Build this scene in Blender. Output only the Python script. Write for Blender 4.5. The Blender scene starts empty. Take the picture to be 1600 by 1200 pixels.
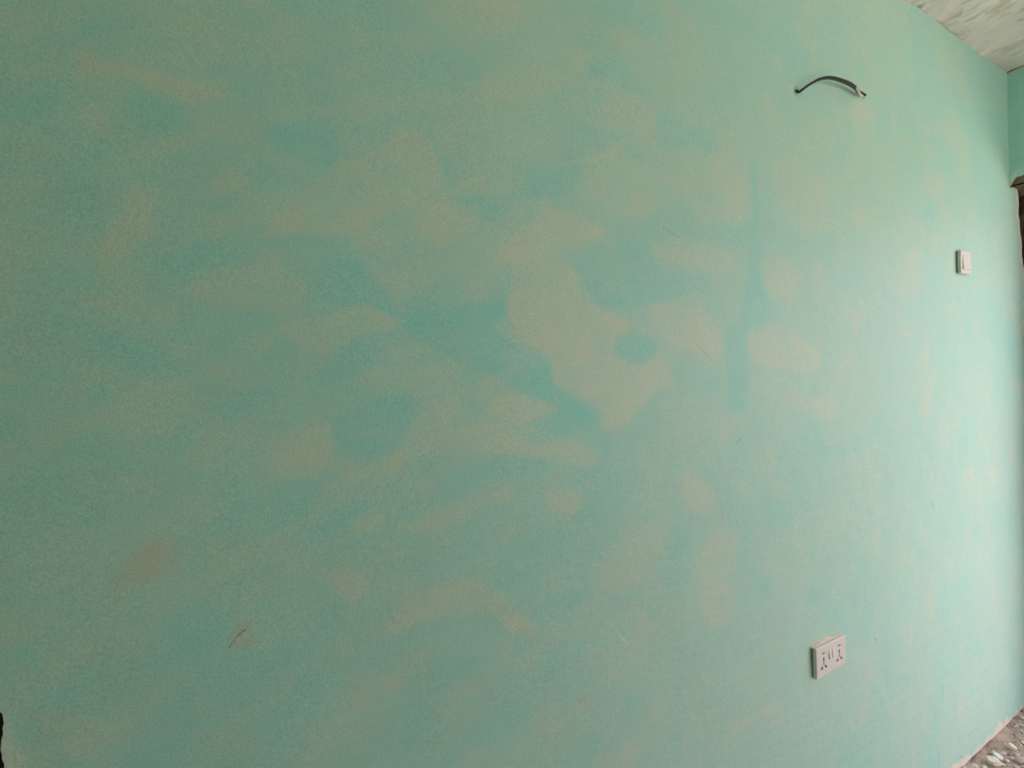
import bpy, bmesh, math, random
import numpy as np
from mathutils import Matrix, Vector

scene = bpy.context.scene
C = scene.collection
random.seed(7)

# ------------------------------------------------------------------ camera
# world: X runs along the green wall, Y points into it (wall plane y = 0), floor z = 0
cam_data = bpy.data.cameras.new('camera')
cam_data.sensor_fit = 'HORIZONTAL'
cam_data.sensor_width = 36.0
cam_data.lens = 36.0 * 650.0 / 1600.0
cam_data.clip_start = 0.02
cam = bpy.data.objects.new('camera', cam_data)
C.objects.link(cam)
Fv = Vector((0.42535, 0.90501, -0.00620)); Rv = Vector((0.90466, -0.42537, -0.02555)); Uv = Vector((0.02576, -0.00525, 0.99965))
M = Matrix((Rv, Uv, -Fv)).transposed().to_4x4()
M.translation = Vector((0.0, -0.7025, 1.4846))
cam.matrix_world = M
scene.camera = cam

# ------------------------------------------------------------------ light
world = bpy.data.worlds.new('sky'); scene.world = world
world.use_nodes = True
bg = world.node_tree.nodes['Background']
bg.inputs['Color'].default_value = (1.0, 0.95, 1.12, 1)
# overcast-bright sky: zenith three times as bright as the horizon, (1 + 2 sin h) / 3
wt = world.node_tree
w_tc = wt.nodes.new('ShaderNodeTexCoord'); w_sp = wt.nodes.new('ShaderNodeSeparateXYZ')
w_mx = wt.nodes.new('ShaderNodeMath'); w_mx.operation = 'MAXIMUM'; w_mx.inputs[1].default_value = 0.0
w_ma = wt.nodes.new('ShaderNodeMath'); w_ma.operation = 'MULTIPLY_ADD'
SKY_ZENITH = 9.0
w_ma.inputs[1].default_value = SKY_ZENITH*2/3; w_ma.inputs[2].default_value = SKY_ZENITH/3
wt.links.new(w_tc.outputs['Generated'], w_sp.inputs[0]); wt.links.new(w_sp.outputs[2], w_mx.inputs[0])
wt.links.new(w_mx.outputs[0], w_ma.inputs[0]); wt.links.new(w_ma.outputs[0], bg.inputs['Strength'])
sun_data = bpy.data.lights.new('sun', 'SUN')
sun_data.energy = 30.0; sun_data.angle = 0.02; sun_data.color = (1.0, 0.97, 0.93)
sun = bpy.data.objects.new('sun', sun_data); C.objects.link(sun)
sun.rotation_euler = Vector((0.12, 0.70, -0.95)).to_track_quat('-Z', 'Y').to_euler()

vs = scene.view_settings
vs.view_transform = 'Standard'; vs.look = 'None'; vs.gamma = 1.0; vs.use_curve_mapping = False
vs.exposure = -0.55

# ------------------------------------------------------------------ numpy noise
def vnoise(x, y, seed):
    rng = np.random.RandomState(seed)
    T = rng.rand(256, 256)
    xi = np.floor(x).astype(int); yi = np.floor(y).astype(int)
    fx = x - xi; fy = y - yi
    fx = fx*fx*(3-2*fx); fy = fy*fy*(3-2*fy)
    a = T[xi & 255, yi & 255]; b = T[(xi+1) & 255, yi & 255]
    c = T[xi & 255, (yi+1) & 255]; d = T[(xi+1) & 255, (yi+1) & 255]
    return (a*(1-fx)+b*fx)*(1-fy) + (c*(1-fx)+d*fx)*fy - 0.5

def fbm(x, y, seed, octv=4):
    s = 0; amp = 1.0
    for i in range(octv):
        s = s + amp*vnoise(x*2**i + 17.3*i, y*2**i + 5.1*i, seed+i); amp *= 0.5
    return s

def smooth(e0, e1, x):
    t = np.clip((x-e0)/(e1-e0), 0, 1); return t*t*(3-2*t)

def sdist(px, py, poly):                       # signed distance to a polygon, negative inside
    d = np.full(px.shape, 1e9); inside = np.zeros(px.shape, bool)
    n = len(poly)
    for i in range(n):
        ax, ay = poly[i]; bx_, by_ = poly[(i+1) % n]
        ex, ey = bx_-ax, by_-ay
        t = np.clip(((px-ax)*ex + (py-ay)*ey)/(ex*ex+ey*ey+1e-12), 0, 1)
        d = np.minimum(d, np.hypot(px-ax-t*ex, py-ay-t*ey))
        cond = (ay > py) != (by_ > py)
        xint = ax + (py-ay)*ex/(ey if abs(ey) > 1e-9 else 1e-9)
        inside ^= cond & (px < xint)
    return np.where(inside, -d, d)

# ------------------------------------------------------------------ mesh helpers
def link(name, me, mat=None, parent=None):
    o = bpy.data.objects.new(name, me); C.objects.link(o)
    if mat: me.materials.append(mat)
    if parent is not None: o.parent = parent
    return o

def grid_mesh(name, P, smooth_shade=True, flip=False):
    n, m, _ = P.shape
    me = bpy.data.meshes.new(name)
    idx = np.arange(n*m).reshape(n, m)
    q = np.stack([idx[:-1, :-1], idx[1:, :-1], idx[1:, 1:], idx[:-1, 1:]], -1).reshape(-1, 4)
    if flip: q = q[:, ::-1]
    me.vertices.add(n*m); me.vertices.foreach_set('co', P.reshape(-1).astype(np.float32))
    me.loops.add(q.size); me.loops.foreach_set('vertex_index', q.reshape(-1).astype(np.int32))
    me.polygons.add(len(q)); me.polygons.foreach_set('loop_start', np.arange(0, q.size, 4, dtype=np.int32))
    me.update(calc_edges=True)
    me.polygons.foreach_set('use_smooth', np.full(len(q), smooth_shade))
    me.validate()
    return me

def attr(me, name, vals):
    a = me.attributes.new(name, 'FLOAT', 'POINT'); a.data.foreach_set('value', vals.reshape(-1).astype(np.float32))

def bm_box(bm, lo, hi):
    r = bmesh.ops.create_cube(bm, size=1.0)
    for v in r['verts']:
        v.co = Vector([(lo[k]+hi[k])/2 + v.co[k]*(hi[k]-lo[k]) for k in range(3)])
    return r['verts']

def mesh_of(bm, name):
    me = bpy.data.meshes.new(name); bm.to_mesh(me); bm.free(); return me

def box_mesh(name, boxes, bevel=0.0, seg=2):
    bm = bmesh.new()
    for lo, hi in boxes: bm_box(bm, lo, hi)
    if bevel:
        bmesh.ops.bevel(bm, geom=bm.edges[:], offset=bevel, segments=seg, affect='EDGES', profile=0.5)
    return mesh_of(bm, name)

def tag(o, label, cat, group=None):
    o['label'] = label; o['category'] = cat
    if group: o['group'] = group
    return o

def struct(o):
    o['kind'] = 'structure'; return o

# ------------------------------------------------------------------ materials
class NT:
    def __init__(s, name, rough=0.8):
        s.mat = bpy.data.materials.new(name); s.mat.use_nodes = True
        s.t = s.mat.node_tree; s.b = s.t.nodes['Principled BSDF']
        s.b.inputs['Roughness'].default_value = rough
        s.co = s.t.nodes.new('ShaderNodeTexCoord').outputs['Object']
    def n(s, typ, **kw):
        nd = s.t.nodes.new(typ)
        for k, v in kw.items(): setattr(nd, k, v)
        return nd
    def put(s, sock, v):
        if isinstance(v, bpy.types.NodeSocket): s.t.links.new(v, sock)
        else: sock.default_value = v
    def math(s, op, a, b=0.0, c=None, clamp=False):
        nd = s.n('ShaderNodeMath', operation=op, use_clamp=clamp)
        s.put(nd.inputs[0], a); s.put(nd.inputs[1], b)
        if c is not None: s.put(nd.inputs[2], c)
        return nd.outputs[0]
    def noise(s, scale, detail=4, rough=0.55, vec=None, dist=0.0):
        nd = s.n('ShaderNodeTexNoise'); s.put(nd.inputs['Vector'], vec or s.co)
        nd.inputs['Scale'].default_value = scale; nd.inputs['Detail'].default_value = detail
        nd.inputs['Roughness'].default_value = rough; nd.inputs['Distortion'].default_value = dist
        return nd.outputs['Fac']
    def stretch(s, x, y, z):
        nd = s.n('ShaderNodeMapping'); s.put(nd.inputs['Vector'], s.co); nd.inputs['Scale'].default_value = (x, y, z)
        return nd.outputs[0]
    def ramp(s, fac, lo, hi):
        nd = s.n('ShaderNodeMapRange', interpolation_type='SMOOTHSTEP'); s.put(nd.inputs[0], fac)
        nd.inputs[1].default_value = lo; nd.inputs[2].default_value = hi
        return nd.outputs[0]
    def mix(s, fac, a, b, mode='MIX'):
        nd = s.n('ShaderNodeMix', data_type='RGBA', blend_type=mode)
        s.put(nd.inputs[0], fac)
        s.put(nd.inputs[6], a if isinstance(a, bpy.types.NodeSocket) else (*a, 1))
        s.put(nd.inputs[7], b if isinstance(b, bpy.types.NodeSocket) else (*b, 1))
        return nd.outputs[2]
    def attr(s, name):
        nd = s.n('ShaderNodeAttribute'); nd.attribute_name = name; return nd.outputs['Fac']
    def bump(s, h, strength=0.3, dist=0.002):
        nd = s.n('ShaderNodeBump'); s.put(nd.inputs['Height'], h)
        nd.inputs['Strength'].default_value = strength; nd.inputs['Distance'].default_value = dist
        s.t.links.new(nd.outputs[0], s.b.inputs['Normal'])
    def color(s, c):
        s.put(s.b.inputs['Base Color'], c if isinstance(c, bpy.types.NodeSocket) else (*c, 1))

PATCHES = [
    (0.45,0.0093,[(-0.264,1.908),(-0.249,1.913),(-0.231,1.910),(-0.192,1.913),(-0.151,1.908),(-0.115,1.912),(-0.091,1.906),(-0.115,1.887),(-0.152,1.879),(-0.186,1.881),(-0.212,1.891),(-0.244,1.886),(-0.262,1.877)]),
    (0.4,0.0080,[(-0.212,1.903),(-0.151,1.904),(-0.107,1.905),(-0.123,1.889),(-0.159,1.882),(-0.193,1.888)]),
    (0.3,0.0058,[(-0.263,1.908),(-0.249,1.908),(-0.250,1.886),(-0.262,1.879)]),
    (0.5,0.0065,[(-0.263,1.839),(-0.245,1.843),(-0.233,1.828),(-0.242,1.815),(-0.258,1.818)]),
    (0.5,0.0060,[(-0.212,1.752),(-0.193,1.755),(-0.174,1.753),(-0.180,1.738),(-0.193,1.718),(-0.199,1.692),(-0.214,1.674),(-0.228,1.651),(-0.244,1.638),(-0.246,1.662),(-0.236,1.692),(-0.223,1.718),(-0.216,1.736)]),
    (0.25,0.0104,[(-0.246,1.658),(-0.214,1.669),(-0.199,1.629),(-0.193,1.604),(-0.219,1.598),(-0.244,1.617)]),
    (0.6,0.0059,[(-0.114,1.789),(-0.095,1.797),(-0.079,1.790),(-0.078,1.775),(-0.092,1.761),(-0.111,1.760),(-0.126,1.769)]),
    (0.45,0.0060,[(-0.065,1.719),(-0.040,1.755),(-0.005,1.780),(0.022,1.814),(0.041,1.840),(0.075,1.848),(0.110,1.878),(0.131,1.911),(0.163,1.911),(0.190,1.885),(0.209,1.855),(0.205,1.827),(0.171,1.794),(0.107,1.768),(0.067,1.742),(0.038,1.723),(-0.016,1.711),(-0.062,1.705)]),
    (0.25,0.0080,[(0.041,1.838),(0.084,1.849),(0.094,1.828),(0.050,1.815)]),
    (0.2,0.0073,[(-0.053,1.725),(-0.032,1.752),(-0.015,1.750),(-0.007,1.727),(-0.033,1.713)]),
    (0.4,0.0091,[(0.157,1.765),(0.182,1.790),(0.239,1.805),(0.288,1.795),(0.256,1.750),(0.214,1.717),(0.185,1.716),(0.158,1.733)]),
    (0.3,0.0078,[(0.159,1.760),(0.204,1.771),(0.226,1.752),(0.202,1.721),(0.164,1.733)]),
    (0.4,0.0077,[(-0.162,1.628),(-0.143,1.647),(-0.114,1.655),(-0.059,1.661),(-0.034,1.656),(-0.005,1.635),(-0.010,1.605),(-0.044,1.594),(-0.092,1.601),(-0.137,1.598),(-0.155,1.611)]),
    (0.25,0.0048,[(-0.154,1.632),(-0.140,1.638),(-0.140,1.616),(-0.155,1.615)]),
    (0.3,0.0053,[(-0.059,1.654),(-0.034,1.656),(-0.030,1.642),(-0.055,1.629)]),
    (0.42,0.0067,[(-0.044,1.575),(-0.019,1.587),(0.026,1.597),(0.064,1.609),(0.103,1.601),(0.133,1.586),(0.117,1.575),(0.072,1.568),(0.043,1.548),(0.006,1.532),(-0.028,1.547),(-0.053,1.565)]),
    (0.3,0.0051,[(0.088,1.600),(0.133,1.586),(0.102,1.571),(0.082,1.584)]),
    (0.25,0.0095,[(0.070,1.652),(0.104,1.663),(0.146,1.678),(0.190,1.671),(0.156,1.652),(0.124,1.617),(0.104,1.653)]),
    (0.3,0.0042,[(0.079,1.653),(0.109,1.664),(0.168,1.671),(0.130,1.655),(0.084,1.650)]),
    (0.35,0.0071,[(0.241,1.664),(0.278,1.672),(0.296,1.656),(0.265,1.637),(0.244,1.647)]),
    (0.25,0.0164,[(-0.197,1.983),(-0.141,2.012),(-0.097,2.000),(-0.091,1.957),(-0.143,1.954),(-0.184,1.958)]),
    (0.4,0.0172,[(0.169,2.128),(0.249,2.174),(0.351,2.212),(0.370,2.177),(0.335,2.123),(0.247,2.100),(0.190,2.103)]),
    (0.2,0.0127,[(-0.082,1.992),(-0.025,2.006),(-0.009,1.982),(-0.043,1.967),(-0.071,1.972)]),
    (0.3,0.0079,[(-0.333,1.747),(-0.311,1.751),(-0.312,1.720),(-0.333,1.717)]),
    (0.25,0.0078,[(-0.335,1.648),(-0.319,1.650),(-0.326,1.558),(-0.337,1.542)]),
    (0.25,0.0071,[(-0.263,1.608),(-0.245,1.593),(-0.252,1.560),(-0.260,1.568)]),
    (0.15,0.0107,[(-0.221,1.801),(-0.167,1.813),(-0.161,1.780),(-0.216,1.753)]),
    (-0.5,0.0109,[(-0.219,1.868),(-0.173,1.880),(-0.152,1.864),(-0.146,1.844),(-0.194,1.828),(-0.220,1.839)]),
    (-0.6,0.0093,[(-0.053,1.875),(-0.003,1.882),(0.033,1.861),(0.051,1.840),(-0.004,1.819),(-0.038,1.836),(-0.058,1.860)]),
    (-0.75,0.0067,[(-0.049,1.707),(0.048,1.721),(0.066,1.701),(0.075,1.671),(0.109,1.648),(0.118,1.601),(0.064,1.609),(-0.000,1.620),(-0.008,1.654),(-0.042,1.679),(-0.066,1.691)]),
    (-0.9,0.0074,[(0.118,1.585),(0.144,1.608),(0.211,1.622),(0.283,1.632),(0.335,1.641),(0.321,1.611),(0.282,1.586),(0.319,1.563),(0.373,1.546),(0.414,1.528),(0.421,1.490),(0.457,1.464),(0.518,1.409),(0.501,1.384),(0.426,1.427),(0.330,1.480),(0.261,1.510),(0.232,1.522),(0.186,1.549),(0.143,1.570)]),
    (-0.55,0.0140,[(0.167,2.047),(0.247,2.077),(0.295,2.064),(0.269,2.010),(0.221,1.975),(0.187,1.988),(0.166,2.014)]),
    (-0.6,0.0094,[(0.185,1.905),(0.218,1.863),(0.252,1.824),(0.340,1.815),(0.326,1.783),(0.250,1.778),(0.216,1.818),(0.195,1.858)]),
    (-0.4,0.0081,[(-0.148,1.751),(-0.104,1.754),(-0.097,1.728),(-0.149,1.725),(-0.173,1.734)]),
    (-0.3,0.0121,[(-0.190,1.715),(-0.066,1.705),(-0.075,1.667),(-0.164,1.649),(-0.198,1.663)]),
    (-0.35,0.0093,[(-0.227,1.544),(-0.166,1.584),(-0.130,1.590),(-0.153,1.562),(-0.208,1.536)]),
    (-0.4,0.0079,[(0.062,1.558),(0.122,1.570),(0.101,1.527),(0.023,1.488),(-0.013,1.489)]),
    (-0.3,0.0086,[(-0.258,1.793),(-0.233,1.803),(-0.240,1.773),(-0.265,1.768)]),
    (-0.25,0.0106,[(-0.276,1.782),(-0.246,1.780),(-0.248,1.706),(-0.278,1.702)]),
    (0.4,0.0129,[(0.574,2.221),(0.635,2.246),(0.662,2.223),(0.634,2.190),(0.582,2.190)]),
    (0.4,0.0102,[(0.458,2.132),(0.492,2.155),(0.523,2.145),(0.499,2.118),(0.468,2.116)]),
    (0.4,0.0143,[(0.520,2.027),(0.561,2.064),(0.605,2.095),(0.658,2.096),(0.703,2.072),(0.693,2.041),(0.655,2.018),(0.585,2.009),(0.535,1.997)]),
    (0.3,0.0158,[(0.493,1.930),(0.584,1.968),(0.672,1.952),(0.698,1.900),(0.707,1.873),(0.650,1.836),(0.580,1.839),(0.507,1.867)]),
    (0.35,0.0114,[(0.624,1.873),(0.679,1.889),(0.697,1.864),(0.650,1.833),(0.623,1.839)]),
    (0.35,0.0192,[(0.810,2.009),(0.897,2.011),(0.990,2.006),(1.025,1.955),(1.015,1.880),(0.938,1.861),(0.848,1.857),(0.786,1.900),(0.748,1.967)]),
    (0.25,0.0161,[(0.919,1.984),(1.002,2.008),(1.006,1.903),(0.927,1.876)]),
    (0.38,0.0286,[(1.106,2.071),(1.203,2.082),(1.306,2.058),(1.351,2.011),(1.364,1.920),(1.284,1.873),(1.168,1.893),(1.116,1.954)]),
    (0.45,0.0260,[(1.477,2.283),(1.568,2.326),(1.642,2.315),(1.602,2.255),(1.493,2.239)]),
    (0.35,0.0325,[(1.978,2.185),(2.076,2.192),(2.099,2.138),(1.975,2.106),(1.929,2.132)]),
    (0.6,0.0082,[(0.298,1.715),(0.338,1.755),(0.380,1.791),(0.409,1.826),(0.452,1.820),(0.490,1.819),(0.529,1.805),(0.575,1.795),(0.528,1.772),(0.481,1.753),(0.450,1.737),(0.406,1.720),(0.350,1.702),(0.310,1.704)]),
    (0.6,0.0087,[(0.336,1.701),(0.406,1.720),(0.464,1.720),(0.486,1.683),(0.509,1.645),(0.573,1.622),(0.625,1.604),(0.607,1.583),(0.572,1.568),(0.562,1.541),(0.587,1.521),(0.640,1.514),(0.696,1.528),(0.724,1.499),(0.733,1.469),(0.674,1.443),(0.637,1.416),(0.592,1.384),(0.541,1.381),(0.534,1.421),(0.503,1.449),(0.442,1.462),(0.416,1.490),(0.415,1.534),(0.373,1.558),(0.333,1.575),(0.321,1.611),(0.335,1.659)]),
    (0.4,0.0145,[(0.676,1.783),(0.804,1.798),(0.936,1.790),(0.958,1.752),(0.888,1.730),(0.781,1.736),(0.684,1.748)]),
    (0.5,0.0142,[(0.662,1.640),(0.739,1.659),(0.841,1.642),(0.895,1.606),(0.905,1.551),(0.870,1.528),(0.796,1.543),(0.716,1.571),(0.679,1.606)]),
    (0.42,0.0201,[(1.044,1.768),(1.111,1.800),(1.193,1.800),(1.250,1.743),(1.189,1.686),(1.120,1.673),(1.068,1.712)]),
    (0.5,0.0157,[(1.001,1.593),(1.118,1.622),(1.215,1.590),(1.303,1.546),(1.317,1.500),(1.240,1.483),(1.127,1.497),(1.023,1.511),(0.994,1.544)]),
    (0.35,0.0298,[(1.809,1.884),(1.911,1.906),(1.940,1.820),(1.868,1.726),(1.760,1.730),(1.784,1.807)]),
    (0.3,0.0168,[(1.831,1.897),(1.902,1.910),(1.910,1.880),(1.838,1.868)]),
    (0.25,0.0276,[(1.021,1.462),(1.362,1.416),(1.327,1.343),(1.070,1.394)]),
    (0.3,0.0229,[(1.501,1.997),(1.630,1.997),(1.590,1.931),(1.516,1.921)]),
    (-0.5,0.0163,[(0.713,2.075),(0.855,2.079),(0.921,2.048),(0.898,2.027),(0.811,2.031),(0.730,1.992),(0.683,2.018)]),
    (-0.5,0.0091,[(0.515,2.130),(0.580,2.136),(0.571,2.113),(0.522,2.106)]),
    (-0.45,0.0136,[(0.342,1.887),(0.485,1.915),(0.491,1.865),(0.423,1.841),(0.381,1.834)]),
    (-0.6,0.0167,[(1.016,2.035),(1.040,2.024),(1.057,1.928),(1.047,1.843),(1.071,1.796),(1.056,1.728),(1.106,1.664),(1.026,1.610),(0.976,1.576),(0.954,1.624),(0.992,1.690),(1.007,1.789),(0.998,1.870)]),
    (-0.75,0.0178,[(0.883,1.574),(0.930,1.607),(0.976,1.592),(0.994,1.528),(0.997,1.463),(0.982,1.398),(0.922,1.385),(0.913,1.465),(0.904,1.528)]),
    (-0.65,0.0063,[(0.562,1.541),(0.580,1.566),(0.615,1.576),(0.660,1.577),(0.697,1.556),(0.686,1.521),(0.640,1.511),(0.596,1.514)]),
    (-0.45,0.0128,[(0.528,1.765),(0.666,1.775),(0.761,1.741),(0.844,1.726),(0.864,1.690),(0.739,1.666),(0.644,1.640),(0.574,1.636),(0.525,1.653),(0.494,1.684),(0.487,1.722)]),
    (-0.35,0.0185,[(0.725,1.861),(0.827,1.854),(0.985,1.852),(0.996,1.812),(0.804,1.813),(0.724,1.817)]),
    (-0.4,0.0182,[(0.734,1.513),(0.903,1.496),(0.901,1.434),(0.752,1.440)]),
    (0.3,0.0090,[(-0.242,1.462),(-0.203,1.472),(-0.180,1.458),(-0.180,1.428),(-0.210,1.426),(-0.236,1.437)]),
    (0.2,0.0098,[(-0.156,1.440),(-0.119,1.442),(-0.112,1.410),(-0.149,1.404)]),
    (0.45,0.0083,[(-0.066,1.359),(-0.065,1.396),(-0.032,1.422),(-0.005,1.435),(0.017,1.424),(0.025,1.398),(0.020,1.359),(-0.008,1.342),(-0.042,1.347)]),
    (0.2,0.0073,[(-0.058,1.381),(-0.023,1.412),(0.003,1.400),(-0.033,1.360)]),
    (0.5,0.0052,[(0.096,1.355),(0.117,1.380),(0.132,1.357),(0.127,1.342),(0.101,1.337)]),
    (0.45,0.0060,[(0.031,1.262),(0.055,1.279),(0.084,1.279),(0.099,1.261),(0.083,1.246),(0.049,1.249)]),
    (0.4,0.0067,[(0.114,1.258),(0.179,1.264),(0.224,1.263),(0.254,1.255),(0.224,1.235),(0.156,1.235),(0.114,1.245)]),
    (0.4,0.0072,[(0.195,1.264),(0.249,1.288),(0.325,1.289),(0.331,1.270),(0.273,1.261),(0.224,1.251)]),
    (0.75,0.0106,[(-0.217,1.284),(-0.194,1.288),(-0.177,1.272),(-0.178,1.251),(-0.195,1.237),(-0.218,1.230),(-0.235,1.221),(-0.241,1.239),(-0.227,1.261)]),
    (0.2,0.0088,[(-0.259,1.227),(-0.222,1.227),(-0.229,1.195),(-0.260,1.195)]),
    (0.8,0.0043,[(-0.103,1.162),(-0.092,1.154),(-0.085,1.115),(-0.108,1.116),(-0.118,1.119),(-0.119,1.143)]),
    (0.3,0.0070,[(-0.088,1.144),(-0.068,1.125),(-0.077,1.106),(-0.089,1.112)]),
    (0.5,0.0059,[(0.011,1.187),(0.034,1.196),(0.067,1.186),(0.066,1.148),(0.046,1.138),(0.024,1.154),(0.013,1.171)]),
    (0.5,0.0070,[(0.089,1.080),(0.100,1.103),(0.131,1.127),(0.175,1.138),(0.245,1.134),(0.294,1.105),(0.319,1.075),(0.371,1.007),(0.375,0.995),(0.317,1.016),(0.292,1.046),(0.267,1.070),(0.219,1.077),(0.185,1.081),(0.152,1.084),(0.120,1.077)]),
    (0.25,0.0077,[(0.292,1.052),(0.345,1.044),(0.375,0.999),(0.317,1.016)]),
    (0.25,0.0064,[(0.094,1.079),(0.115,1.105),(0.136,1.094),(0.120,1.080)]),
    (0.35,0.0103,[(0.030,1.032),(0.078,1.026),(0.122,0.991),(0.106,0.975),(0.057,0.987),(0.034,1.010)]),
    (0.35,0.0083,[(0.210,0.956),(0.240,0.952),(0.245,0.933),(0.215,0.937)]),
    (0.5,0.0097,[(0.207,0.828),(0.237,0.838),(0.280,0.827),(0.273,0.806),(0.235,0.799),(0.206,0.800)]),
    (0.2,0.0085,[(-0.279,1.184),(-0.261,1.179),(-0.261,1.146),(-0.279,1.152)]),
    (0.2,0.0099,[(-0.165,1.064),(-0.143,1.065),(-0.129,1.033),(-0.158,1.044)]),
    (-0.75,0.0081,[(0.040,1.447),(0.089,1.465),(0.140,1.463),(0.156,1.430),(0.139,1.399),(0.107,1.370),(0.067,1.364),(0.029,1.383),(0.026,1.418)]),
    (-0.4,0.0099,[(-0.177,1.441),(-0.148,1.457),(-0.063,1.490),(-0.021,1.489),(-0.064,1.471),(-0.127,1.429),(-0.178,1.398),(-0.184,1.416)]),
    (-0.5,0.0066,[(-0.052,1.272),(0.037,1.297),(0.075,1.301),(0.055,1.273),(-0.001,1.253),(-0.044,1.256)]),
    (-0.4,0.0128,[(-0.192,1.211),(-0.140,1.198),(-0.126,1.159),(-0.142,1.127),(-0.177,1.121),(-0.197,1.161)]),
    (-0.35,0.0071,[(-0.265,1.495),(-0.241,1.494),(-0.242,1.462),(-0.260,1.463)]),
    (-0.3,0.0071,[(-0.269,1.342),(-0.245,1.339),(-0.248,1.307),(-0.270,1.310)]),
    (-0.6,0.0053,[(-0.332,1.191),(-0.319,1.187),(-0.317,1.156),(-0.327,1.159)]),
    (-0.4,0.0096,[(0.138,1.356),(0.275,1.354),(0.395,1.336),(0.423,1.308),(0.325,1.313),(0.202,1.305),(0.147,1.323)]),
    (-0.25,0.0194,[(0.405,1.191),(0.463,1.168),(0.432,1.123),(0.295,1.140),(0.199,1.172),(0.348,1.177)]),
    (0.6,0.0064,[(0.271,1.435),(0.317,1.466),(0.363,1.455),(0.420,1.430),(0.383,1.414),(0.348,1.404),(0.309,1.421)]),
    (0.5,0.0067,[(0.304,1.374),(0.327,1.384),(0.368,1.369),(0.424,1.364),(0.484,1.346),(0.515,1.310),(0.498,1.299),(0.438,1.331),(0.367,1.342),(0.327,1.351)]),
    (0.5,0.0083,[(0.390,1.268),(0.436,1.274),(0.478,1.262),(0.473,1.231),(0.450,1.219),(0.406,1.229)]),
    (0.35,0.0072,[(0.480,1.197),(0.511,1.192),(0.507,1.173),(0.482,1.171)]),
    (0.4,0.0158,[(0.500,1.096),(0.542,1.140),(0.629,1.166),(0.724,1.179),(0.712,1.122),(0.673,1.087),(0.643,1.036),(0.556,1.036),(0.507,1.055)]),
    (0.5,0.0109,[(0.746,1.256),(0.808,1.256),(0.860,1.204),(0.870,1.171),(0.836,1.146),(0.794,1.168),(0.765,1.209)]),
    (0.42,0.0152,[(0.790,1.048),(0.834,1.092),(0.891,1.121),(0.948,1.079),(0.934,1.018),(0.886,0.981),(0.800,1.008)]),
    (0.5,0.0134,[(0.799,0.978),(0.842,0.999),(0.909,0.976),(0.943,0.928),(0.906,0.881),(0.849,0.873),(0.807,0.923)]),
    (0.35,0.0170,[(0.991,1.300),(1.067,1.310),(1.105,1.255),(1.090,1.198),(1.026,1.214)]),
    (0.35,0.0200,[(1.253,1.420),(1.362,1.416),(1.410,1.376),(1.328,1.352),(1.260,1.366)]),
    (0.25,0.0340,[(1.421,1.222),(1.602,1.244),(1.637,1.159),(1.521,1.073)]),
    (0.35,0.0075,[(0.844,1.398),(0.877,1.396),(0.876,1.373),(0.846,1.375)]),
    (0.8,0.0058,[(0.459,0.850),(0.485,0.840),(0.489,0.821),(0.466,0.828)]),
    (0.35,0.0109,[(0.353,0.853),(0.395,0.844),(0.408,0.802),(0.358,0.808)]),
    (0.4,0.0126,[(0.497,0.715),(0.614,0.681),(0.595,0.633),(0.504,0.673)]),
    (0.25,0.0184,[(0.487,0.929),(0.586,0.912),(0.620,0.861),(0.534,0.861),(0.486,0.890)]),
    (0.3,0.0300,[(2.040,1.320),(2.196,1.335),(2.164,1.217),(2.012,1.230)]),
    (0.3,0.0195,[(1.748,0.890),(1.835,0.895),(1.810,0.812),(1.755,0.846)]),
    (0.3,0.0240,[(2.133,1.100),(2.298,1.106),(2.321,0.978),(2.181,0.974)]),
    (0.3,0.0229,[(1.434,0.643),(1.541,0.630),(1.593,0.513),(1.482,0.510)]),
    (0.25,0.0277,[(1.902,1.439),(1.997,1.460),(1.968,1.347),(1.907,1.350)]),
    (-0.75,0.0085,[(0.427,1.452),(0.518,1.422),(0.525,1.382),(0.566,1.366),(0.547,1.314),(0.469,1.360),(0.396,1.391),(0.368,1.399),(0.426,1.421)]),
    (-0.4,0.0200,[(1.062,1.159),(1.170,1.126),(1.168,1.056),(1.060,1.092)]),
    (-0.35,0.0140,[(0.742,1.132),(0.782,1.124),(0.779,1.005),(0.718,0.990),(0.681,1.042)]),
    (-0.4,0.0169,[(0.981,0.992),(1.082,0.953),(1.054,0.909),(0.979,0.927)]),
    (-0.5,0.0167,[(0.399,0.980),(0.458,0.989),(0.471,0.895),(0.425,0.871),(0.368,0.915)]),
    (-0.35,0.0141,[(0.394,1.069),(0.483,1.060),(0.474,1.010),(0.428,0.997)]),
    (-0.3,0.0097,[(0.194,1.006),(0.290,0.988),(0.315,0.933),(0.239,0.935)]),
    (-0.3,0.0133,[(0.116,0.945),(0.192,0.929),(0.179,0.867),(0.104,0.875)]),
    (0.3,0.0092,[(0.194,1.406),(0.277,1.412),(0.327,1.372),(0.251,1.362),(0.159,1.360),(0.149,1.388)]),
    (0.25,0.0087,[(0.061,1.512),(0.142,1.517),(0.208,1.500),(0.254,1.482),(0.241,1.437),(0.183,1.429),(0.141,1.474),(0.070,1.486)])]
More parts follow.
